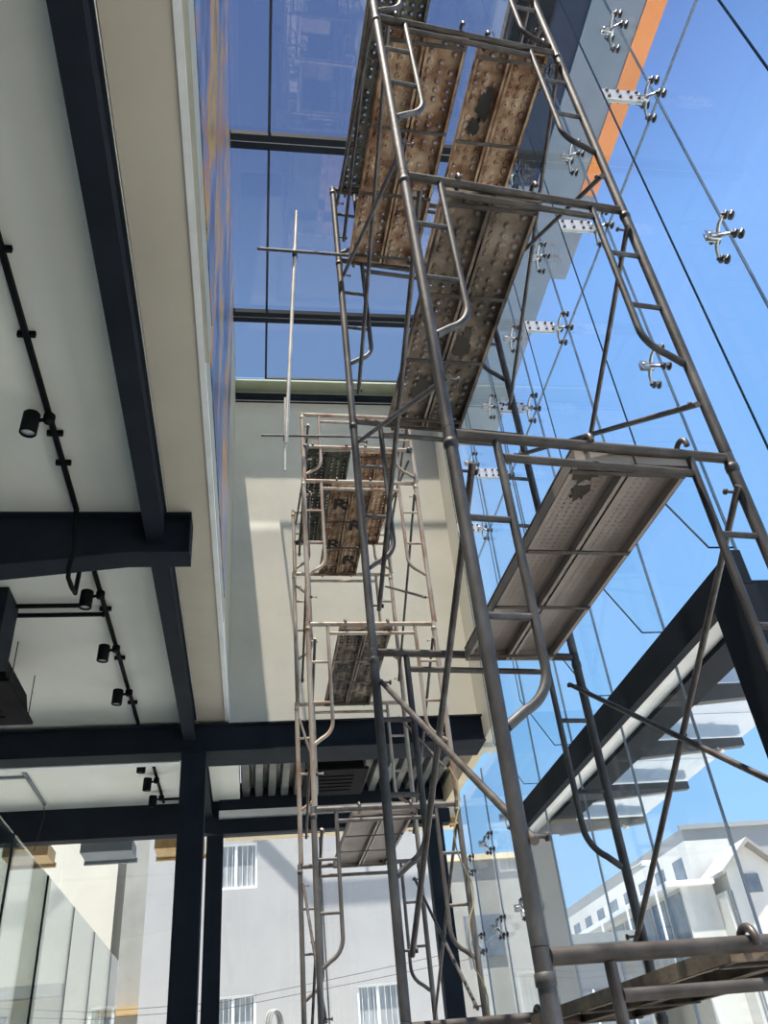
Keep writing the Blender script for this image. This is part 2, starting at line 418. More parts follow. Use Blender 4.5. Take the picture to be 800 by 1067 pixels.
# lintel outside
struct('trim_7', MB().box((-.43,12.2,4.80),(2.9,12.42,5.1)), M['cream'], 'cream concrete lintel outside the rear glazing')
struct('trim_8', MB().box((-.43,12.1,4.80),(2.9,12.19,4.88)), M['wood'], 'yellow timber batten above the rear glazing')

# ------------------------------------------------------------------ facade glass on the right
fac = empty('window_1'); tag(fac, 'tall frameless glass facade on the right', None, None, 'structure')
ZR = [0.02, 3.78]; 
for i in range(len(YJ)-1):
    y0, y1 = YJ[i], YJ[i+1]
    top_rows = [(3.99,7.15),(7.15,10.46)]
    rows = list(top_rows)
    if y0 > 8.9: rows = [(0.02,3.1),(3.1,4.02),(4.02,4.93)]
    elif y0 > 4.0: rows = [(0.02,3.73)] + rows
    elif y1 < 3.9: rows = [(0.02,7.15),(7.15,10.46)]
    if y0 > 12.0: continue
    y1 = min(y1, 12.1)
    for a, b in rows:
        MB().box((XF,y0+.005,a+.004),(XF+.014,y1-.005,b-.004)).build('glass_pane', M['facade'], fac)
    if i:
        lo = .02 if (y0 > 4.0 or y0 < 3.7) else 3.99
        hi = 10.46 if y0 < 9.0 else 4.93
        MB().box((XF-.002,y0-.004,lo),(XF+.016,y0+.004,hi)).build('joint_seal', M['seal'], fac)
MB().box((XF-.002,YJ[0],7.146),(XF+.016,8.8,7.154)).build('joint_seal', M['seal'], fac)

# glass fins standing behind the joints
ordn = ['first','second','third','fourth','fifth','sixth','seventh','eighth']
fin_y = [y for y in YJ if .6 < y < 8.7]
for k, y in enumerate(fin_y):
    r = thing('glass_fin', '%s upright glass fin along the inside of the facade, counted from the viewer' % ordn[k], 'glass fin', (XF, y, 4.0), 0, 'glass fins of the facade')
    if True:
        g = MB(); t = .0095
        low = y < 3.7
        prof = [(-.003,-3.98),(-.395,-3.98),(-.395,3.145),(-.003,3.145)] if low else [(-.003,.04),(-.16,.04),(-.395,.47),(-.395,3.145),(-.003,3.145)]
        g.prism(prof, 'y', -t, t)
        g.build('lower_blade', M['fin'], r)
        g2 = MB(); g2.prism([(-.003,3.155),(-.395,3.155),(-.395,6.46),(-.003,6.46)], 'y', -t, t)
        g2.build('upper_blade', M['fin'], r)
        e = MB(); t = .007
        if low: e.prism([(-.396,-3.98),(-.400,-3.98),(-.400,6.46),(-.396,6.46)], 'y', -t, t)
        else:
            e.prism([(-.396,.47),(-.400,.47),(-.400,6.46),(-.396,6.46)], 'y', -t, t)
            e.prism([(-.16,.039),(-.396,.47),(-.400,.47),(-.162,.035)], 'y', -t, t)
            e.prism([(-.003,.039),(-.16,.039),(-.16,.035),(-.003,.035)], 'y', -t, t)
        e.build('polished_edge', M['fin_edge'], r)

# spider fittings holding the glass
def make_spider(with_plate):
    r = empty('spider_fitting')
    h = MB(); h.lathe([(0,-.055),(.022,-.055),(.026,-.045),(.026,.02),(.018,.03),(0,.03)], (-.09,0,0), (1,0,0), 16)
    h.build('hub', M['chrome'], r)
    for sy in (-1,1):
        for sz in (-1,1):
            a = MB()
            a.tube([(-.085,sy*.008,sz*.008),(-.082,sy*.05,sz*.05),(-.066,sy*.084,sz*.084),(-.052,sy*.09,sz*.09)], [.014,.011,.010,.010], 10)
            ao = a.build('arm', M['chrome'], r)
            b = MB()
            b.lathe([(0,-.02),(.012,-.02),(.012,.0),(.026,.0),(.027,.012),(.010,.014),(.010,.036),(.029,.038),(.030,.049),(.027,.052),(0,.052)], (-.0525,sy*.09,sz*.09), (1,0,0), 16)
            b.build('bolt_cap', M['knob'], ao)
    if with_plate:
        for s in (-1,1):
            p = MB(); p.box((-.40,s*.0105-.004*(s<0),-.062),(-.12,s*.0105+.004*(s>0),.062))
            po = p.build('fin_plate', M['plate'], r)
            for bx in (-.37,-.29,-.21,-.15):
                for bz in (-.038,.038):
                    b = MB(); b.lathe([(0,0),(.012,0),(.012,.009),(.006,.012),(.006,.018),(0,.018)], (bx, s*.0145, bz), (0,s,0), 10)
                    b.build('bolt', M['knob'], po)
    else:
        p = MB(); p.box((-.16,-.016,-.035),(-.10,-.0105,.035)).box((-.16,.0105,-.035),(-.10,.016,.035))
        p.build('fin_clamp', M['chrome'], r)
    return r
rows = [('bottom', 3.1, False, 8.9, 12.0), ('doorhead', 4.02, False, 8.9, 12.0), ('lower', 5.56, False, 1, 8.7), ('middle', 7.15, True, 1, 8.7), ('upper', 8.17, False, 1, 8.7), ('topmost', 9.6, False, 1, 8.7)]
proto = {}
for rn, z, wp, ya, yb in rows:
    n = 0
    for y in YJ:
        if not (ya < y < yb): continue
        if wp not in proto: o = proto[wp] = make_spider(wp)
        else: o = copy_tree(proto[wp])
        o.location = (XF, y, z)
        tag(o, 'steel spider fitting %sin the %s row of the facade, %s from viewer' % ('with plate ' if wp else '', rn, ordn[n]), 'spider fitting', 'glass spider fittings')
        n += 1

# entrance portal frame in the facade
pb = MB()
pb.box((2.72,3.76,3.755),(2.785,8.85,3.98))
struct('portal_beam', pb, M['black_steel'], 'black steel head beam of the entrance portal')
struct('portal_strip', MB().box((2.79,4.1,3.775),(2.95,8.85,3.97)), M['trim'], 'white strip under the head of the entrance portal')
struct('portal_frame', MB().box((2.955,4.085,3.74),(3.20,8.85,3.97)), M['black_steel'], 'outer black frame of the entrance portal')
struct('portal_column', MB().box((2.70,3.76,0),(3.20,4.08,3.75)), M['black_steel'], 'black steel jamb of the entrance portal')
struct('portal_post', MB().box((2.87,8.86,0),(3.1,9.05,3.9)), M['neigh_dark'], 'pale grey post at the far end of the entrance portal')
# glass canopy outside the entrance
cano = thing('glass_canopy', 'frosted glass canopy sheet outside the entrance on steel arms', 'canopy', (3.21, 3.9, 3.9))
for i in range(5):
    MB().box((.03,.0+i*1.08,.0),(1.0,1.06+i*1.08,.016)).build('glass_sheet', M['canopy'], cano)
for y in (4.25,5.45,6.6,7.75,8.9):
    m = MB(); m.prism([(.0,-.16),(.0,-.02),(.97,-.02),(.97,-.09)], 'y', y-3.9-.035, y-3.9+.035)
    ar = m.build('arm', M['canopy_arm'], cano)
    q = MB(); q.lathe([(0,-.03),(.03,-.03),(.03,.0),(0,.0)], (.75, y-3.9, -.10), (0,0,1), 12)
    q.tube([(.70,y-3.9-.05,-.11),(.80,y-3.9+.05,-.11)], .01, 8)
    q.build('clamp', M['chrome'], ar)

# ------------------------------------------------------------------ scaffolding
L0 = 1.87; H = 1.70; HT = .94
W = 1.2
LV = [1.81] + [L0 + k*H for k in range(1,4)]
def make_frame(h, drop, mats, feet=False, rungs=(.41,.80)):
    r = empty('scaffold_frame')
    post, led, inner = mats
    for px in (0, W):
        m = MB()
        m.tube([(px,0,.0),(px,0,h-.002)], .024, 16)
        m.lathe([(.024,h-.09),(.0275,h-.088),(.0275,h-.06),(.024,h-.058)], (px,0,0), (0,0,1), 16)
        po = m.build('post', post, r)
        s = 1 if px == 0 else -1
        for pz in (.27, h-.20):
            q = MB(); q.tube([(px+s*.022,0,pz),(px+s*.075,0,pz)], .006, 8); q.lathe([(0,0),(.013,0),(.013,.008),(0,.008)], (px+s*.075,0,pz), (s,0,0), 10)
            q.build('locking_pin', inner, po)
    m = MB(); m.tube([(.022,0,h-.024),(W-.022,0,h-.024)], .0215, 14); m.build('ledger', led, r)
    off = .185
    for px, s in ((0,1),(W,-1)):
        R = .17
        zt = h-.044; zb = h-drop
        pts = [(px+s*off,0,zt),(px+s*off,0,zb+R+.02)]
        pts += [tuple(p) for p in arc((px+s*(off-R),0,zb+R), R, 0, -PI*.36, 8, (s,0,0), (0,0,1))]
        pts.append((px+s*.02,0,zb-.035))
        m = MB(); m.tube(pts, .0165, 12); io = m.build('inner_post', inner, r)
        for d in rungs:
            if d > drop-.15: continue
            m = MB(); m.tube([(px+s*.022,0,h-d),(px+s*(off-.014),0,h-d)], .0125, 10); m.build('rung', inner, r)
    m = MB(); m.tube([(off+.014,0,h-.12),(W-off-.014,0,h-.12)], .0165, 12); m.build('lower_bar', led, r)
    if feet:
        for px in (0, W):
            m = MB(); m.tube([(px,0,-.155),(px,0,0)], .017, 10); m.box((px-.07,-.07,-.168),(px+.07,.07,-.158))
            m.lathe([(.018,-.03),(.036,-.03),(.036,-.015),(.018,-.015)], (px,0,0), (0,0,1), 12)
            m.build('base_jack', inner, r)
    return r

def make_brace(length, dz):
    """two crossing tubes in the local y-z plane, from (0,+-) to (length)"""
    r = empty('cross_brace')
    for s in (0,1):
        m = MB(); x = .0 if s == 0 else .030
        z0, z1 = (0,dz) if s == 0 else (dz,0)
        d = Vector((0,length,z1-z0)).normalized()
        a = Vector((x,0,z0)) - d*.03; b = Vector((x,length,z1)) + d*.03
        m.tube([a, b], .0135, 12)
        m.build('brace_tube', M['brace'], r)
    m = MB(); m.tube([(-.02,length/2,dz/2),(.05,length/2,dz/2)], .007, 8); m.build('pivot_bolt', M['brace'], r)
    return r

def make_catwalk(length, width, mat, hookmat, cell=.058, hole=.0065, dim=.026, dimh=.014, depth=.045, cover=False):
    """plank: two punched channels, cross ties, four hooks; local y along its length, deck top at z=0"""
    r = empty('catwalk_plank')
    cw = width/2 - .003
    y0, y1 = .032, length-.032
    for c in (0,1):
        xa = 0 if c == 0 else width-cw
        m = MB()
        nx = max(2, int((cw-.03)/cell)); ny = int((y1-y0-.06)/cell)
        sx = (cw-.03)/nx; mx = .015
        sy = (y1-y0-.06)/ny; my = .03
        # plain borders
        z = 0.0
        m.add([(xa,y0,z),(xa+mx,y0,z),(xa+mx,y1,z),(xa,y1,z)], [(0,1,2,3)])
        m.add([(xa+cw-mx,y0,z),(xa+cw,y0,z),(xa+cw,y1,z),(xa+cw-mx,y1,z)], [(0,1,2,3)])
        m.add([(xa+mx,y0,z),(xa+cw-mx,y0,z),(xa+cw-mx,y0+my,z),(xa+mx,y0+my,z)], [(0,1,2,3)])
        m.add([(xa+mx,y1-my,z),(xa+cw-mx,y1-my,z),(xa+cw-mx,y1,z),(xa+mx,y1,z)], [(0,1,2,3)])
        for i in range(nx):
            for j in range(ny):
                cx = xa+mx+(i+.5)*sx; cy = y0+my+(j+.5)*sy
                hx, hy = sx/2, sy/2
                sq = [(hx,0),(hx,hy),(0,hy),(-hx,hy),(-hx,0),(-hx,-hy),(0,-hy),(hx,-hy)]
                if cell > .04 and (i*7+j*5) % 6 == 0:
                    m.add([(cx+hx,cy+hy,z),(cx-hx,cy+hy,z),(cx-hx,cy-hy,z),(cx+hx,cy-hy,z)], [(0,1,2,3)]); continue
                vs = [(cx+a,cy+b,z) for a, b in sq]
                dr = min(dim, hx*.85)
                vs += [(cx+dr*math.cos(k*PI/4),cy+dr*math.sin(k*PI/4),z) for k in range(8)]
                vs += [(cx+(dr*.62)*math.cos(k*PI/4),cy+(dr*.62)*math.sin(k*PI/4),z-dimh) for k in range(8)]
                vs += [(cx+hole*math.cos(k*PI/4),cy+hole*math.sin(k*PI/4),z-dimh) for k in range(8)]
                fs = []
                for k in range(8):
                    k2 = (k+1) % 8
                    fs += [(k,k2,8+k2,8+k),(8+k,8+k2,16+k2,16+k),(16+k,16+k2,24+k2,24+k)]
                m.add(vs, fs, False)
        if cover: m.box((xa,y0,.012),(xa+cw,y1,.016))  # sheet added above the deck so its holes show dark
        # folded flanges and lips
        for fx, s in ((xa,1),(xa+cw,-1)):
            m.box((fx,y0,-depth),(fx+s*.003,y1,0)); m.box((fx,y0,-depth),(fx+s*.02,y1,-depth+.003))
        m.box((xa,y0,-depth),(xa+cw,y0+.003,0)); m.box((xa,y1-.003,-depth),(xa+cw,y1,0))
        m.build('deck_channel', mat, r)
    for k in (.02,.36,.66,.98):
        yy = y0+.03+(y1-y0-.06)*k
        m = MB(); m.box((.004,yy-.012,-depth-.006),(width-.004,yy+.012,-depth)); m.build('cross_tie', hookmat, r)
    for hx in (.05, width-.05):
        for e, yy in ((0,0.0),(1,length)):
            s = 1 if e == 0 else -1
            m = MB()
            pts = [(hx, yy+s*.07, -.012), (hx, yy+s*.040, -.006)]
            pts += [tuple(p) for p in arc((hx,yy,-.006), .040, 0, PI*1.08, 9, (0,s,0), (0,0,1))]
            m.tube(pts, .0115, 10)
            m.build('hook', M['brace'], r)
    return r

def lerp(a, b, t): return a + (b-a)*t
TOW = {
 'near': dict(FL=(.715,2.30), FR=(1.912,2.425), BL=(.632,4.10), BR=(1.828,4.225)),
 'far':  dict(FL=(.46,6.90), FR=(1.66,6.935), BL=(.43,8.745), BR=(1.63,8.78)),
}
lean = {'near': 0.0, 'far': .012}
protos = {}
liftname = ['bottom lift on jacks', 'second lift up', 'third lift up', 'fourth lift up', 'short top lift']
def post_xy(tw, key): return Vector((*TOW[tw][key], 0))
for tw in ('near','far'):
    for pl in ('F','B'):
        a = post_xy(tw, pl+'L'); b = post_xy(tw, pl+'R')
        rz = math.atan2(b.y-a.y, b.x-a.x)
        for k in range(5):
            key = (tw, 3 if k == 1 else (0 if k == 0 else (2 if k == 4 else 1)))
            if key not in protos:
                mats = (M['scaf_dark'], M['scaf_mid'], M['scaf_dark'] if k else M['brace']) if tw == 'near' else ((M['scaf_rust'],)*3 if k >= 2 else (M['scaf_pale'],)*3)
                o = protos[key] = make_frame(HT if k == 4 else (LV[1]-LV[0] if k == 1 else (LV[0]-.17 if k == 0 else H)), .84 if k == 4 else 1.14, mats, feet=(k == 0), rungs=(.36,) if k == 4 else (.41,.80))
            else:
                o = copy_tree(protos[key])
            zb = .17 if k == 0 else LV[k-1]
            o.location = (a.x + lean[tw]*(k-1)*1.0, a.y, zb); o.rotation_euler = (0,0,rz)
            col = 'grey steel' if tw == 'near' else 'rust and cream'
            tag(o, '%s scaffold frame, %s of the %s tower, %s' % (col, 'front' if pl == 'F' else 'back', tw, liftname[k]), 'scaffold frame', 'scaffold frames of the %s tower' % tw)
    # cross braces on both sides
    for side in ('L','R'):
        a = post_xy(tw, 'F'+side); b = post_xy(tw, 'B'+side)
        d = b-a; ln = d.length; rz = math.atan2(-d.x, d.y)
        s = 1 if side == 'L' else -1
        for k in range(1,5):
            h = HT if k == 4 else (LV[1]-LV[0] if k == 1 else H)
            dz = (h-.20) - .27
            key = ('brace', tw, side, 1 if k == 1 else (4 if k == 4 else 2))
            if key not in protos: o = protos[key] = make_brace(ln, dz)
            else: o = copy_tree(protos[key])
            inn = Vector((math.cos(rz), math.sin(rz), 0)) * (s*.045 - (.015 if s > 0 else .015))
            p = a + inn
            o.location = (p.x + lean[tw]*(k-1), p.y, LV[k-1]+.27); o.rotation_euler = (0,0,rz)
            tag(o, 'crossed brace tubes on the %s of the %s tower, %s' % ('mural side' if side == 'L' else 'facade side', tw, liftname[k]), 'cross brace', 'cross braces of the scaffold towers')

def place_plank(tw, lvl, f0, f1, mat, label, **kw):
    fl, fr, bl, br = (post_xy(tw, q) for q in ('FL','FR','BL','BR'))
    a0 = fl.lerp(fr, f0); b0 = bl.lerp(br, f0); a1 = fl.lerp(fr, f1)
    d = b0-a0; wd = (a1-a0).length*math.cos(math.atan2(fr.y-fl.y, fr.x-fl.x) - math.atan2(-d.x, d.y))
    o = make_catwalk(d.length, wd, mat, M['scaf_mid'], **kw)
    o.location = (a0.x + lean[tw]*max(0,(lvl-LV[0])/H), a0.y, lvl - .018 + .0); o.rotation_euler = (0,0,math.atan2(-d.x, d.y))
    tag(o, label, 'scaffold plank', 'catwalk planks of the %s tower' % tw)
    return o
TOPN = LV[3]+HT
P = {}
P['n4'] = place_plank('near', TOPN, .05, .42, M['deck_green'], 'dark greenish punched plank at the very top of the near tower, mural side', hole=.009)
P['n3a'] = place_plank('near', LV[3], .06, .50, M['deck_rust'], 'rusty punched plank on the near tower fourth level, mural side')
P['n3b'] = place_plank('near', LV[3], .56, .95, M['deck_rust'], 'rusty punched plank with black blotch on the near tower fourth level, glass side')
P['n2'] = place_plank('near', LV[2], .19, .61, M['deck_dark'], 'dark stained punched plank on the near tower third level', hole=.005)
P['n1'] = place_plank('near', LV[1], .43, .85, M['deck_grey'], 'plain grey perforated plank on the near tower second level, beside the glass', cell=.03, hole=.0045, dim=.007, dimh=.001, depth=.06, cover=True)
P['n0'] = place_plank('near', LV[0], .46, .87, M['deck_dark'], 'plank seen edge on at the lowest level of the near tower')
Z35 = L0 + 2.30*H + HT - .55 + 0.42
Z35 = 7.44
P['f4a'] = place_plank('far', Z35, .04, .43, M['deck_green'], 'green black plank at the far tower top, mural side', cell=.058)
P['f4b'] = place_plank('far', Z35, .52, .88, M['deck_rust'], 'reddish rusty plank at the far tower top, glass side', cell=.058)
P['f3'] = place_plank('far', LV[3], .24, .62, M['deck_rust'], 'brown plank with black letters in the middle of the far tower fourth level', cell=.058)
P['f2'] = place_plank('far', LV[2], .24, .66, M['deck_dark'], 'grey brown plank with two black letters R on the far tower third level', cell=.058)
P['f1'] = place_plank('far', LV[1], .26, .70, M['deck_grey'], 'smooth grey plank on the far tower second level over the rear glazing', cell=.03, hole=.0045, dim=.007, dimh=.001, cover=True)
# bearers that carry the far tower's top planks
for pl, yo in (('F', 0), ('B', 0)):
    a = post_xy('far', pl+'L'); b = post_xy('far', pl+'R')
    r = thing('bearer_tube', 'horizontal tube carrying the top planks at the %s of the far tower' % ('front' if pl == 'F' else 'back'), 'scaffold tube', (a.x+.036, a.y, Z35-.024), math.atan2(b.y-a.y, b.x-a.x), 'bearer tubes of the far tower')
    MB().tube([(.024,0,0),(W-.024,0,0)], .0215, 12).build('tube', M['scaf_rust'], r)
    for xx in (.03, W-.03):
        MB().lathe([(.022,-.03),(.034,-.03),(.034,.03),(.022,.03)], (xx,0,0), (1,0,0), 12).build('coupler', M['scaf_dark'], r)

# stencilled letters and paint blotches under the planks
def letter(parent, ch, x, y, z, size, rot=0.0):
    cu = bpy.data.curves.new('stencil', 'FONT'); cu.body = ch; cu.size = size; cu.align_x = 'CENTER'; cu.align_y = 'CENTER'; cu.extrude = .0006; cu.offset = size*.02
    tmp = bpy.data.objects.new('stencil', cu); COL.objects.link(tmp)
    dg = bpy.context.evaluated_depsgraph_get(); dg.update()
    me = bpy.data.meshes.new_from_object(tmp.evaluated_get(dg))
    bpy.data.objects.remove(tmp)
    me.materials.clear(); me.materials.append(M['paint_black'])
    o = bpy.data.objects.new('stencil_letter', me); COL.objects.link(o); o.parent = parent
    o.location = (x, y, z); o.rotation_euler = (PI, 0, rot)
    tag(o, 'black painted letter %s' % ch)
    return o
letter(P['f2'], 'R', .12, .95, -.0162, .27); letter(P['f2'], 'R', .33, 1.28, -.0162, .27)
letter(P['f3'], 'R', .12, .40, -.0162, .27); letter(P['f3'], 'R', .34, .80, -.0162, .27)
letter(P['f3'], 'R', .12, 1.18, -.0162, .27); letter(P['f3'], 'R', .34, 1.52, -.0162, .27)
def blotch(parent, cx, cy, z, rx, ry, seed, mat='stain', n=22):
    rd = random.Random(seed)
    pts = []
    for k in range(n):
        a = 2*PI*k/n; q = .55 + .5*rd.random()
        pts.append((cx+rx*q*math.cos(a), cy+ry*q*math.sin(a)))
    m = MB(); m.prism(pts, 'z', z-.0008, z)
    return m.build('paint_blotch', M[mat], parent)
blotch(P['n3b'], .15, .42, -.0148, .06, .15, 3, 'paint_black')
blotch(P['n3b'], .11, .56, -.0148, .05, .08, 5, 'paint_black')
blotch(P['n1'], .11, .17, -.0018, .07, .08, 8)
blotch(P['n1'], .13, .30, -.0018, .05, .07, 9)
blotch(P['n2'], .34, 1.05, -.0148, .07, .13, 11)
blotch(P['n2'], .16, 1.45, -.0148, .06, .14, 12)

# loose upright rods tied out from the towers
def rod(name_pts, cross, label):
    a, b = name_pts
    r = thing('upright_rod', label, 'rod', a, 0, 'rods tied beside the towers')
    A = Vector(a)
    MB().tube([(0,0,0), Vector(b)-A], .013, 10).build('upright_tube', M['rod'], r)
    MB().tube([Vector(cross[0])-A+Vector((0,-.03,0)), Vector(cross[1])-A+Vector((0,-.03,0))], .012, 10).build('cross_tube', M['scaf_dark'], r)
    t = (cross[0][2]-a[2])/(b[2]-a[2])
    p = (Vector(b)-A)*t
    MB().lathe([(.014,-.05),(.02,-.05),(.02,.05),(.014,.05)], p, (0,0,1), 10).build('coupler', M['scaf_dark'], r)
    return r
rod(((.184,4.05,5.0),(.315,4.05,7.48)), ((0.0,4.05,6.93),(.70,4.05,6.90)), 'thin pale upright rod with crossing tube tied beside the near tower')
rod(((.294,6.85,7.04),(.312,6.85,8.09)), ((.045,6.85,7.50),(1.75,6.85,7.50)), 'short pale upright rod with crossing tube tied beside the far tower top')
# cord and cable hanging on the far tower
cd = MB(); rd = random.Random(4); pts = []
for i in range(40):
    t = i/39
    pts.append((1.62+.05*math.sin(t*19)+.02*rd.random(), 6.86+.03*math.cos(t*15), 3.85-2.4*t))
cd.tube(pts, .006, 6)
tag(cd.build('hanging_cord', M['cord']), 'pale cord hanging down the facade side post of the far tower', 'cord')

# ------------------------------------------------------------------ track lights
tr = thing('lighting_track', 'long black lighting track running along the white ceiling', 'lighting track', (-1.30,2.0,5.26))
MB().box((-.016,-6,-.012),(.016,3.14,.018)).build('rail', M['black'], tr)
MB().box((-.016,3.48,-.012),(.016,7.16,.018)).build('rail', M['black'], tr)
for y in (2.87,3.45,4.30,4.6,5.75,6.6,7.55,8.6):
    m = MB(); m.box((-.05,y-2-.012,-.005),(.05,y-2+.012,.03)); m.build('clip', M['black'], tr)
tr2 = thing('lighting_track', 'black lighting track continuing in the bay beyond the far cross beam', 'lighting track', (-1.24,9.7,5.186))
MB().box((-.016,0,-.012),(.016,2.05,.012)).build('rail', M['black'], tr2)
MB().box((.016,1.9,-.012),(.42,1.93,.012)).build('side_rail', M['black'], tr2)
cdp = MB()
cdp.tube([(-1.30,5.12,5.25),(-1.30,5.16,5.10),(-1.28,5.165,4.95),(-1.30,5.165,4.78),(-1.30,5.19,4.72),(-1.295,5.30,4.71),(-1.295,5.43,4.735),(-1.295,5.46,4.95),(-1.30,5.46,5.25)], .017, 10)
tag(cdp.build('flexible_conduit', M['black']), 'black conduit bent around the haunched cross beam', 'conduit')
def make_spot():
    r = empty('track_spotlight')
    MB().lathe([(0,-.055),(.03,-.055),(.036,-.045),(.036,.0),(.03,.008),(0,.008)], (0,0,-.02), (0,0,1), 16).build('adapter', M['black'], r)
    MB().tube([(-.03,0,-.055),(-.06,0,-.06)], .013, 10).build('arm', M['black'], r)
    b = MB(); b.lathe([(0,.075),(.046,.075),(.052,.068),(.052,-.075),(.048,-.08),(.044,-.08),(.043,-.062)], (-.108,0,-.085), (.05,-.1,1), 22)
    bo = b.build('lamp_body', M['black'], r)
    MB().lathe([(0,-.066),(.041,-.066),(.043,-.062),(0,-.06)], (-.108,0,-.085), (.05,-.1,1), 22).build('lens', M['lens'], bo)
    return r
spots = [(4.08,'first from the viewer'),(6.24,'just beyond the haunched beam'),(7.22,'third from the viewer'),(8.2,'last one before the far cross beam'),
         (10.02,'first of three beyond the far cross beam'),(10.68,'middle of three beyond the far cross beam'),(11.37,'last of three beyond the far cross beam')]
sp0 = None
for y, d in spots:
    if sp0 is None: o = sp0 = make_spot()
    else: o = copy_tree(sp0)
    o.location = (-1.285 if y < 9.5 else -1.235, y, 5.245 if y < 9.5 else 5.172)
    tag(o, 'black cylindrical track spotlight on the white ceiling, ' + d, 'spotlight', 'track spotlights')
# slim rails across and a second track
for y, x0, x1, d in ((6.52,-2.9,-1.45,'nearer'),(6.68,-2.1,-1.32,'farther')):
    r = thing('cross_rail', 'slim black rail across the white ceiling, the %s of two' % d, 'ceiling rail', (x0,y,5.26), 0, 'slim ceiling rails')
    MB().box((0,-.014,-.012),(x1-x0,.014,.018)).build('rail', M['black'], r)
    MB().box((x1-x0-.02,-.02,-.016),(x1-x0,.02,.036)).build('end_cap', M['black'], r)
r = thing('lighting_track', 'pale second track beyond the far cross beam, with a hanging wire', 'lighting track', (-2.75,9.75,5.186))
MB().box((-.02,0,-.012),(.02,1.85,.012)).build('rail', M['block_grey'], r)
MB().box((-.6,.75,-.012),(.02,.79,.012)).build('side_rail', M['block_grey'], r)
MB().tube([(0,1.8,-.012),(.02,1.82,-.15),(-.04,1.80,-.6)], .006, 6).build('wire', M['cable'], r)
# air conditioner cassettes
def cassette(loc, label, sx, sy, sz, mat):
    r = thing('air_conditioner', label, 'air conditioner', loc)
    m = MB(); m.prism([(-sx/2,0.0),(sx/2,0.0),(sx/2-.05,sz),(-sx/2+.05,sz)], 'y', -sy/2, sy/2); m.build('casing', mat, r)
    p = MB(); p.box((-sx/2-.04,-sy/2-.04,-.03),(sx/2+.04,sy/2+.04,-.001)); po = p.build('grille_panel', mat, r)
    for k in range(5):
        q = MB(); q.box((-sx*.32,-sy*.3+k*sy*.15,-.042),(sx*.32,-sy*.3+k*sy*.15+.03,-.031)); q.build('louvre', M['black'], po)
    for a in (-1,1):
        for b in (-1,1):
            MB().tube([(a*(sx/2+.02),b*sy*.4,.02),(a*(sx/2+.02),b*sy*.4,5.28-loc[2])], .006, 6).build('hanger_rod', M['cable'], r)
    return r
cassette((-2.62,7.55,4.86), 'black ceiling air conditioner cassette hung on rods under the white ceiling', .9, .9, .26, M['black'])
cassette((.98,10.55,4.98), 'dark ceiling cassette unit under the ribbed decking behind the far tower', .70, .90, .20, M['black'])
struct('duct', MB().box((-3.2,6.25,4.70),(-2.02,6.60,5.29)), M['black_steel'], 'dark duct panel beside the air conditioner')

# ------------------------------------------------------------------ glass partition at left
XP = -1.66
gp = thing('glass_partition', 'clear glass partition with upright joints , low beside the column', 'glass partition', (XP,0,0))
ysm = [2.6,3.85,5.05,6.24,7.43,8.63,9.85,11.1,11.88]
for i in range(len(ysm)-1):
    MB().box((0,ysm[i]+.006,.03),(.012,ysm[i+1]-.006,3.29)).build('glass_sheet', M['clear'], gp)
    if i: MB().box((-.002,ysm[i]-.006,.03),(.014,ysm[i]+.006,3.29)).build('joint_seal', M['seal_dark'], gp)

# ------------------------------------------------------------------ neighbouring buildings
nb = thing('apartment_building', 'grey rendered neighbour building with white framed windows behind the rear glazing', 'building', (-2.35,20,0))
def wall_with_windows(x0, x1, z0, z1, wins, y, t):
    m = MB(); xs = sorted({x0, x1, *[q for w_ in wins for q in (w_[0], w_[1])]})
    zs = sorted({z0, z1, *[q for w_ in wins for q in (w_[2], w_[3])]})
    for i in range(len(xs)-1):
        for j in range(len(zs)-1):
            cx = (xs[i]+xs[i+1])/2; cz = (zs[j]+zs[j+1])/2
            if any(a < cx < b and c_ < cz < d_ for a, b, c_, d_ in wins): continue
            m.box((xs[i],y,zs[j]),(xs[i+1],y+t,zs[j+1]))
    return m
wins = [(1.50,2.38,5.80,6.78),(1.48,2.36,2.7,3.76),(4.45,5.40,2.6,3.76),(-.0+0.2,.9,-9,-8)]
wins = wins[:3]
wall_with_windows(0,6.45,-.1,11.5,wins,0,.3).build('wall', M['neigh_grey'], nb)
MB().box((0,.3,-.1),(6.45,6,11.5)).build('core', M['neigh_dark'], nb)
for a, b, c_, d_ in wins:
    m = MB(); e = .05
    m.box((a,.03,c_),(a+e,.10,d_)).box((b-e,.03,c_),(b,.10,d_)).box((a+e,.03,c_),(b-e,.10,c_+e)).box((a+e,.03,d_-e),(b-e,.10,d_))
    xm = a+(b-a)*.46
    m.box((xm-.025,.03,c_+e),(xm+.025,.10,d_-e))
    wo_ = m.build('window_frame', M['white_frame'], nb)
    MB().box((a+e,.09,c_+e),(b-e,.12,d_-e)).build('pane', M['pane_light'], wo_)
    g = MB()
    for k in range(7):
        gx = a+e+(b-a-2*e)*(k+.5)/7
        g.tube([(gx,.05,c_+e),(gx,.05,d_-e)], .006, 6)
    g.build('grille', M['white_frame'], wo_)
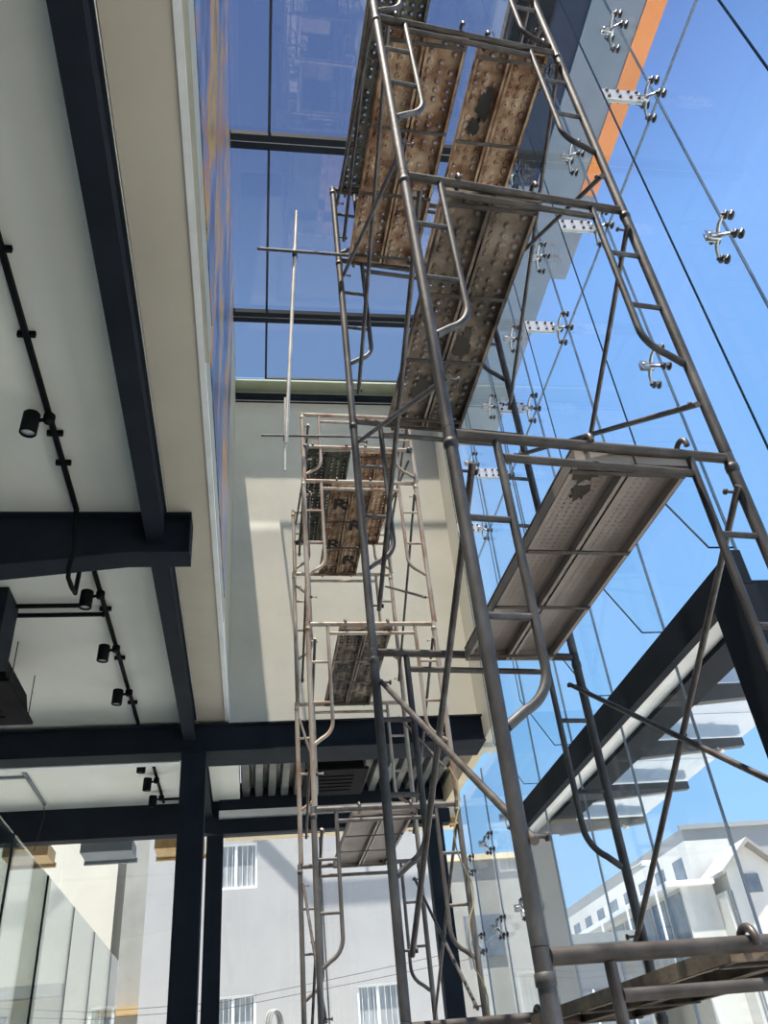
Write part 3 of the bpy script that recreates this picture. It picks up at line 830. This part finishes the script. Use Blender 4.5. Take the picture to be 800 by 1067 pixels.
# thin pipe, wires and a meter coil on its face
tag(MB().tube([(1.55,19.985,-.1),(1.45,19.985,6.0),(1.42,19.985,9.0)], .014, 6).build('drain_wire', M['cable']), 'thin dark wire running down the grey neighbour wall', 'wire')
wi = thing('utility_wire', 'sagging utility wires crossing low in front of the grey neighbour wall', 'wire', (-3,17.5,3.3))
for k in range(2):
    MB().tube([(0,0,.0+k*.10),(2.4,.1,-.02+k*.11),(5,.2,.25+k*.14),(7.2,.3,.5+k*.17)], .005, 6).build('wire_strand', M['cable'], wi)
coil = thing('cable_coil', 'coiled grey cable bundle hanging on the wires before the grey wall', 'cable coil', (.28,17.0,2.92))
for k in range(5):
    MB().tube([tuple(p) for p in arc((k*.02,0,0), (.22-.02*(k%2)), 0, 2*PI, 20, (.5,.3,0), (0,0,1))], .018, 6, cap=False).build('cable_loop', M['neigh_dark'], coil)
wf = thing('wall_occluder', 'steel tube bracket added unseen on the grey neighbour wall for its cast shadow', 'occluder', (-.35,19.35,9.0))  # tube frame added out of view to cast the shadow band on this wall
MB().tube([(0,0,1.35),(1.25,0,.05),(4.1,0,.05)], .05, 8).build('tube', M['metal_grey'], wf)
for xx, zz in ((0,1.35),(2.6,.05),(4.1,.05)): MB().tube([(xx,.07,zz),(xx,.65,zz)], .035, 8).build('stay', M['metal_grey'], wf)
wh = thing('apartment_building', 'bright white sunlit building behind the rear glazing, past the pier', 'building', (-9,23,0))
MB().box((0,0,-.1),(5.55,5,12)).build('wall', M['neigh_white'], wh)
MB().box((5.0,-.1,-.1),(5.56,-.001,2.8)).build('lower_bay', M['neigh_dark'], wh)
m = MB()
for k in range(12): m.box((-2.0,-.06,.6+k*.30),(3.4,-.002,.74+k*.30))
m.build('louvre_screen', M['window_dark'], wh)
MB().box((-2.0,-.35,4.35),(4.6,-.001,4.6)).build('ledge', M['neigh_dark'], wh)
MB().box((.6,-.2,-.1),(1.5,-.065,12)).build('pilaster', M['neigh_dark'], wh)
pc = thing('concrete_pier', 'grey concrete pier between the white and grey neighbour buildings', 'pier', (-3.1,22,0))
MB().box((0,0,-.1),(.72,.6,10)).build('shaft', M['neigh_dark'], pc)
MB().box((-.3,-.3,3.75),(.75,-.001,3.9)).build('ledge', M['tan'], pc)
# soffit boards outside the left rear glazing
for x0, x1, mt, d in ((-3.36,-2.78,'tan','tan soffit board outside the rear glazing, beyond the stair side'),(-2.36,-1.68,'block_grey','grey soffit board outside the rear glazing, between the tan ones'),(-1.38,-.72,'tan','tan soffit board outside the rear glazing, beside the column')):
    m = MB(); m.box((x0,12.065,4.84),(x1,12.75,4.88)); m.box((x0,12.25,4.72),(x1,12.75,4.84)); m.box((x0-.02,12.73,4.68),(x1+.02,12.78,4.74))
    tag(m.build('soffit_board', M[mt]), d, 'soffit board', 'soffit boards outside')

# buildings beyond the facade
bg_ = thing('long_building', 'long pale grey clad building behind the white gabled house', 'building', (17,33,0))
MB().prism([(0,-.1),(0,9.8),(0.6,9.86),(24,10.1),(24,-.1)], 'y', 0, 26).build('wall', M['house_grey'], bg_)
MB().box((-.15,-.15,9.72),(24,-.001,9.9)).build('eave', M['house_grey'], bg_)
for k in range(3):
    MB().box((3.0+k*4.2,-.06,5.0),(5.2+k*4.2,-.002,6.4)).build('window', M['window_dark'], bg_)
gh = thing('gabled_house', 'white gabled house with small window beyond the facade glass', 'house', (14.75,27,0))
gw = MB()
gw.prism([(0,-.1),(0,6.3),(.25,6.3),(.25,6.95),(1.13,7.66),(1.95,6.95),(1.95,6.3),(2.3,6.3),(2.3,-.1)], 'y', 0, 2.2)
gw.build('wall', M['house'], gh)
rf = MB()
rf.prism([(-.05,6.72),(1.13,7.68),(2.2,6.74),(2.2,6.86),(1.13,7.82),(-.05,6.84)], 'y', -.35, 1.4)
rf.build('roof', M['roof_tile'], gh)
fo = MB(); fo.box((.85,-.05,6.2),(1.3,-.001,6.75)); fo.build('window', M['window_dark'], gh)
MB().box((2.35,.5,-.1),(7,5,6.2)).build('side_wing', M['house'], gh)
for k in range(2): MB().tube([(.12+k*.1,-.05,-.1),(.12+k*.1,-.05,6.3)], .03, 8).build('downpipe', M['block_grey'], gh)
MB().tube([(1.95,-.05,-.1),(1.95,-.05,6.9)], .03, 8).build('downpipe', M['block_grey'], gh)
MB().box((0,-.04,4.55),(2.3,-.001,4.62)).build('string_course', M['block_grey'], gh)
# balconied wing stepping out beside the gable
bw = thing('balcony_wing', 'white balcony wing with dark glazing beside the gabled house', 'building', (13.6,27.6,0))
MB().box((0,0,-.1),(1.14,12,6.7)).build('wall', M['house'], bw)
MB().box((-.55,-.25,6.62),(1.1,12,6.78)).build('roof_slab', M['white_frame'], bw)
MB().box((-.9,-.2,3.75),(0,11.8,3.9)).build('balcony_floor', M['house_grey'], bw)
MB().box((-.92,-.2,3.91),(-.86,11.8,4.75)).build('balcony_front', M['pane_light'], bw)
for k in range(9):
    MB().box((-.03,.1+k*1.3,4.9),(-.001,1.2+k*1.3,6.5)).build('window', M['window_dark'], bw)
    MB().box((-.90,.0+k*2.6,4.77),(-.84,.06+k*2.6,6.6)).build('balcony_post', M['white_frame'], bw) if k < 5 else None
wb = thing('upper_block', 'white upper block with dark upright windows set back behind the balcony wing', 'building', (15.2,29.6,0))
MB().box((0,0,-.1),(1.7,20,8.5)).build('wall', M['house'], wb)
for k in range(8):
    MB().box((-.04,.5+k*1.7,6.95),(-.001,1.3+k*1.7,8.05)).build('window', M['window_dark'], wb)
sb = thing('side_building', 'plain beige building seen past the rear corner column', 'building', (5.0,24,0))
MB().box((0,0,-.1),(2.2,6,7.0)).build('wall', M['neigh_dark'], sb)
MB().box((-.05,-.1,7.001),(2.25,6,7.15)).build('coping', M['cream'], sb)
MB().box((.5,-.05,4.6),(1.5,-.001,5.6)).build('window', M['window_dark'], sb)
lo = thing('shop_building', 'low grey shop building with dark bands beyond the lower facade', 'building', (8.6,29,0))
MB().box((0,0,-.1),(3.7,5,5.35)).build('wall', M['house_grey'], lo)
MB().box((-.1,-.3,5.36),(3.85,5,5.65)).build('parapet', M['metal_grey'], lo)
for k in range(3):
    m = MB(); m.box((.15+k*1.2,-.05,3.0),(1.2+k*1.2,-.001,4.1)); wo_ = m.build('window', M['window_dark'], lo)
    MB().box((.64+k*1.2,-.08,3.0),(.70+k*1.2,-.051,4.1)).build('mullion', M['white_frame'], wo_)
MB().box((.1,-.4,2.35),(3.6,-.001,2.7)).build('fascia', M['metal_grey'], lo)
# street lamp seen through the glass
sl = thing('street_lamp', 'grey street lamp with a flat head seen through the lower facade', 'street lamp', (10.4,24,0))
MB().tube([(0,0,-.1),(0,0,6.2),(.1,0,6.5),(.5,0,6.65)], [.07,.05,.04,.03], 10).build('pole', M['metal_grey'], sl)
MB().box((.45,-.09,6.60),(1.0,.09,6.70)).build('lamp_head', M['white_frame'], sl)
# small tree and a sign near the bottom right corner
te = thing('small_tree', 'small green tree low beyond the entrance glass', 'tree', (12.9,20.6,0))
MB().tube([(0,0,-.1),(.03,0,1.6)], [.06,.04], 8).build('trunk', M['neigh_dark'], te)
lf = MB(); rd = random.Random(5)
for k in range(420):
    th = rd.random()*2*PI; ph = math.acos(2*rd.random()-1); q = .85*rd.random()**.4
    c0 = Vector((q*math.sin(ph)*math.cos(th), q*math.sin(ph)*math.sin(th), 2.0+1.0*q*math.cos(ph)))
    u = Vector((rd.uniform(-1,1),rd.uniform(-1,1),rd.uniform(-1,1))).normalized(); v = u.orthogonal().normalized(); s_ = .09
    lf.add([c0-u*s_, c0+v*s_*.5, c0+u*s_, c0-v*s_*.5], [(0,1,2,3)])
lf.build('foliage', M['leaf'], te)
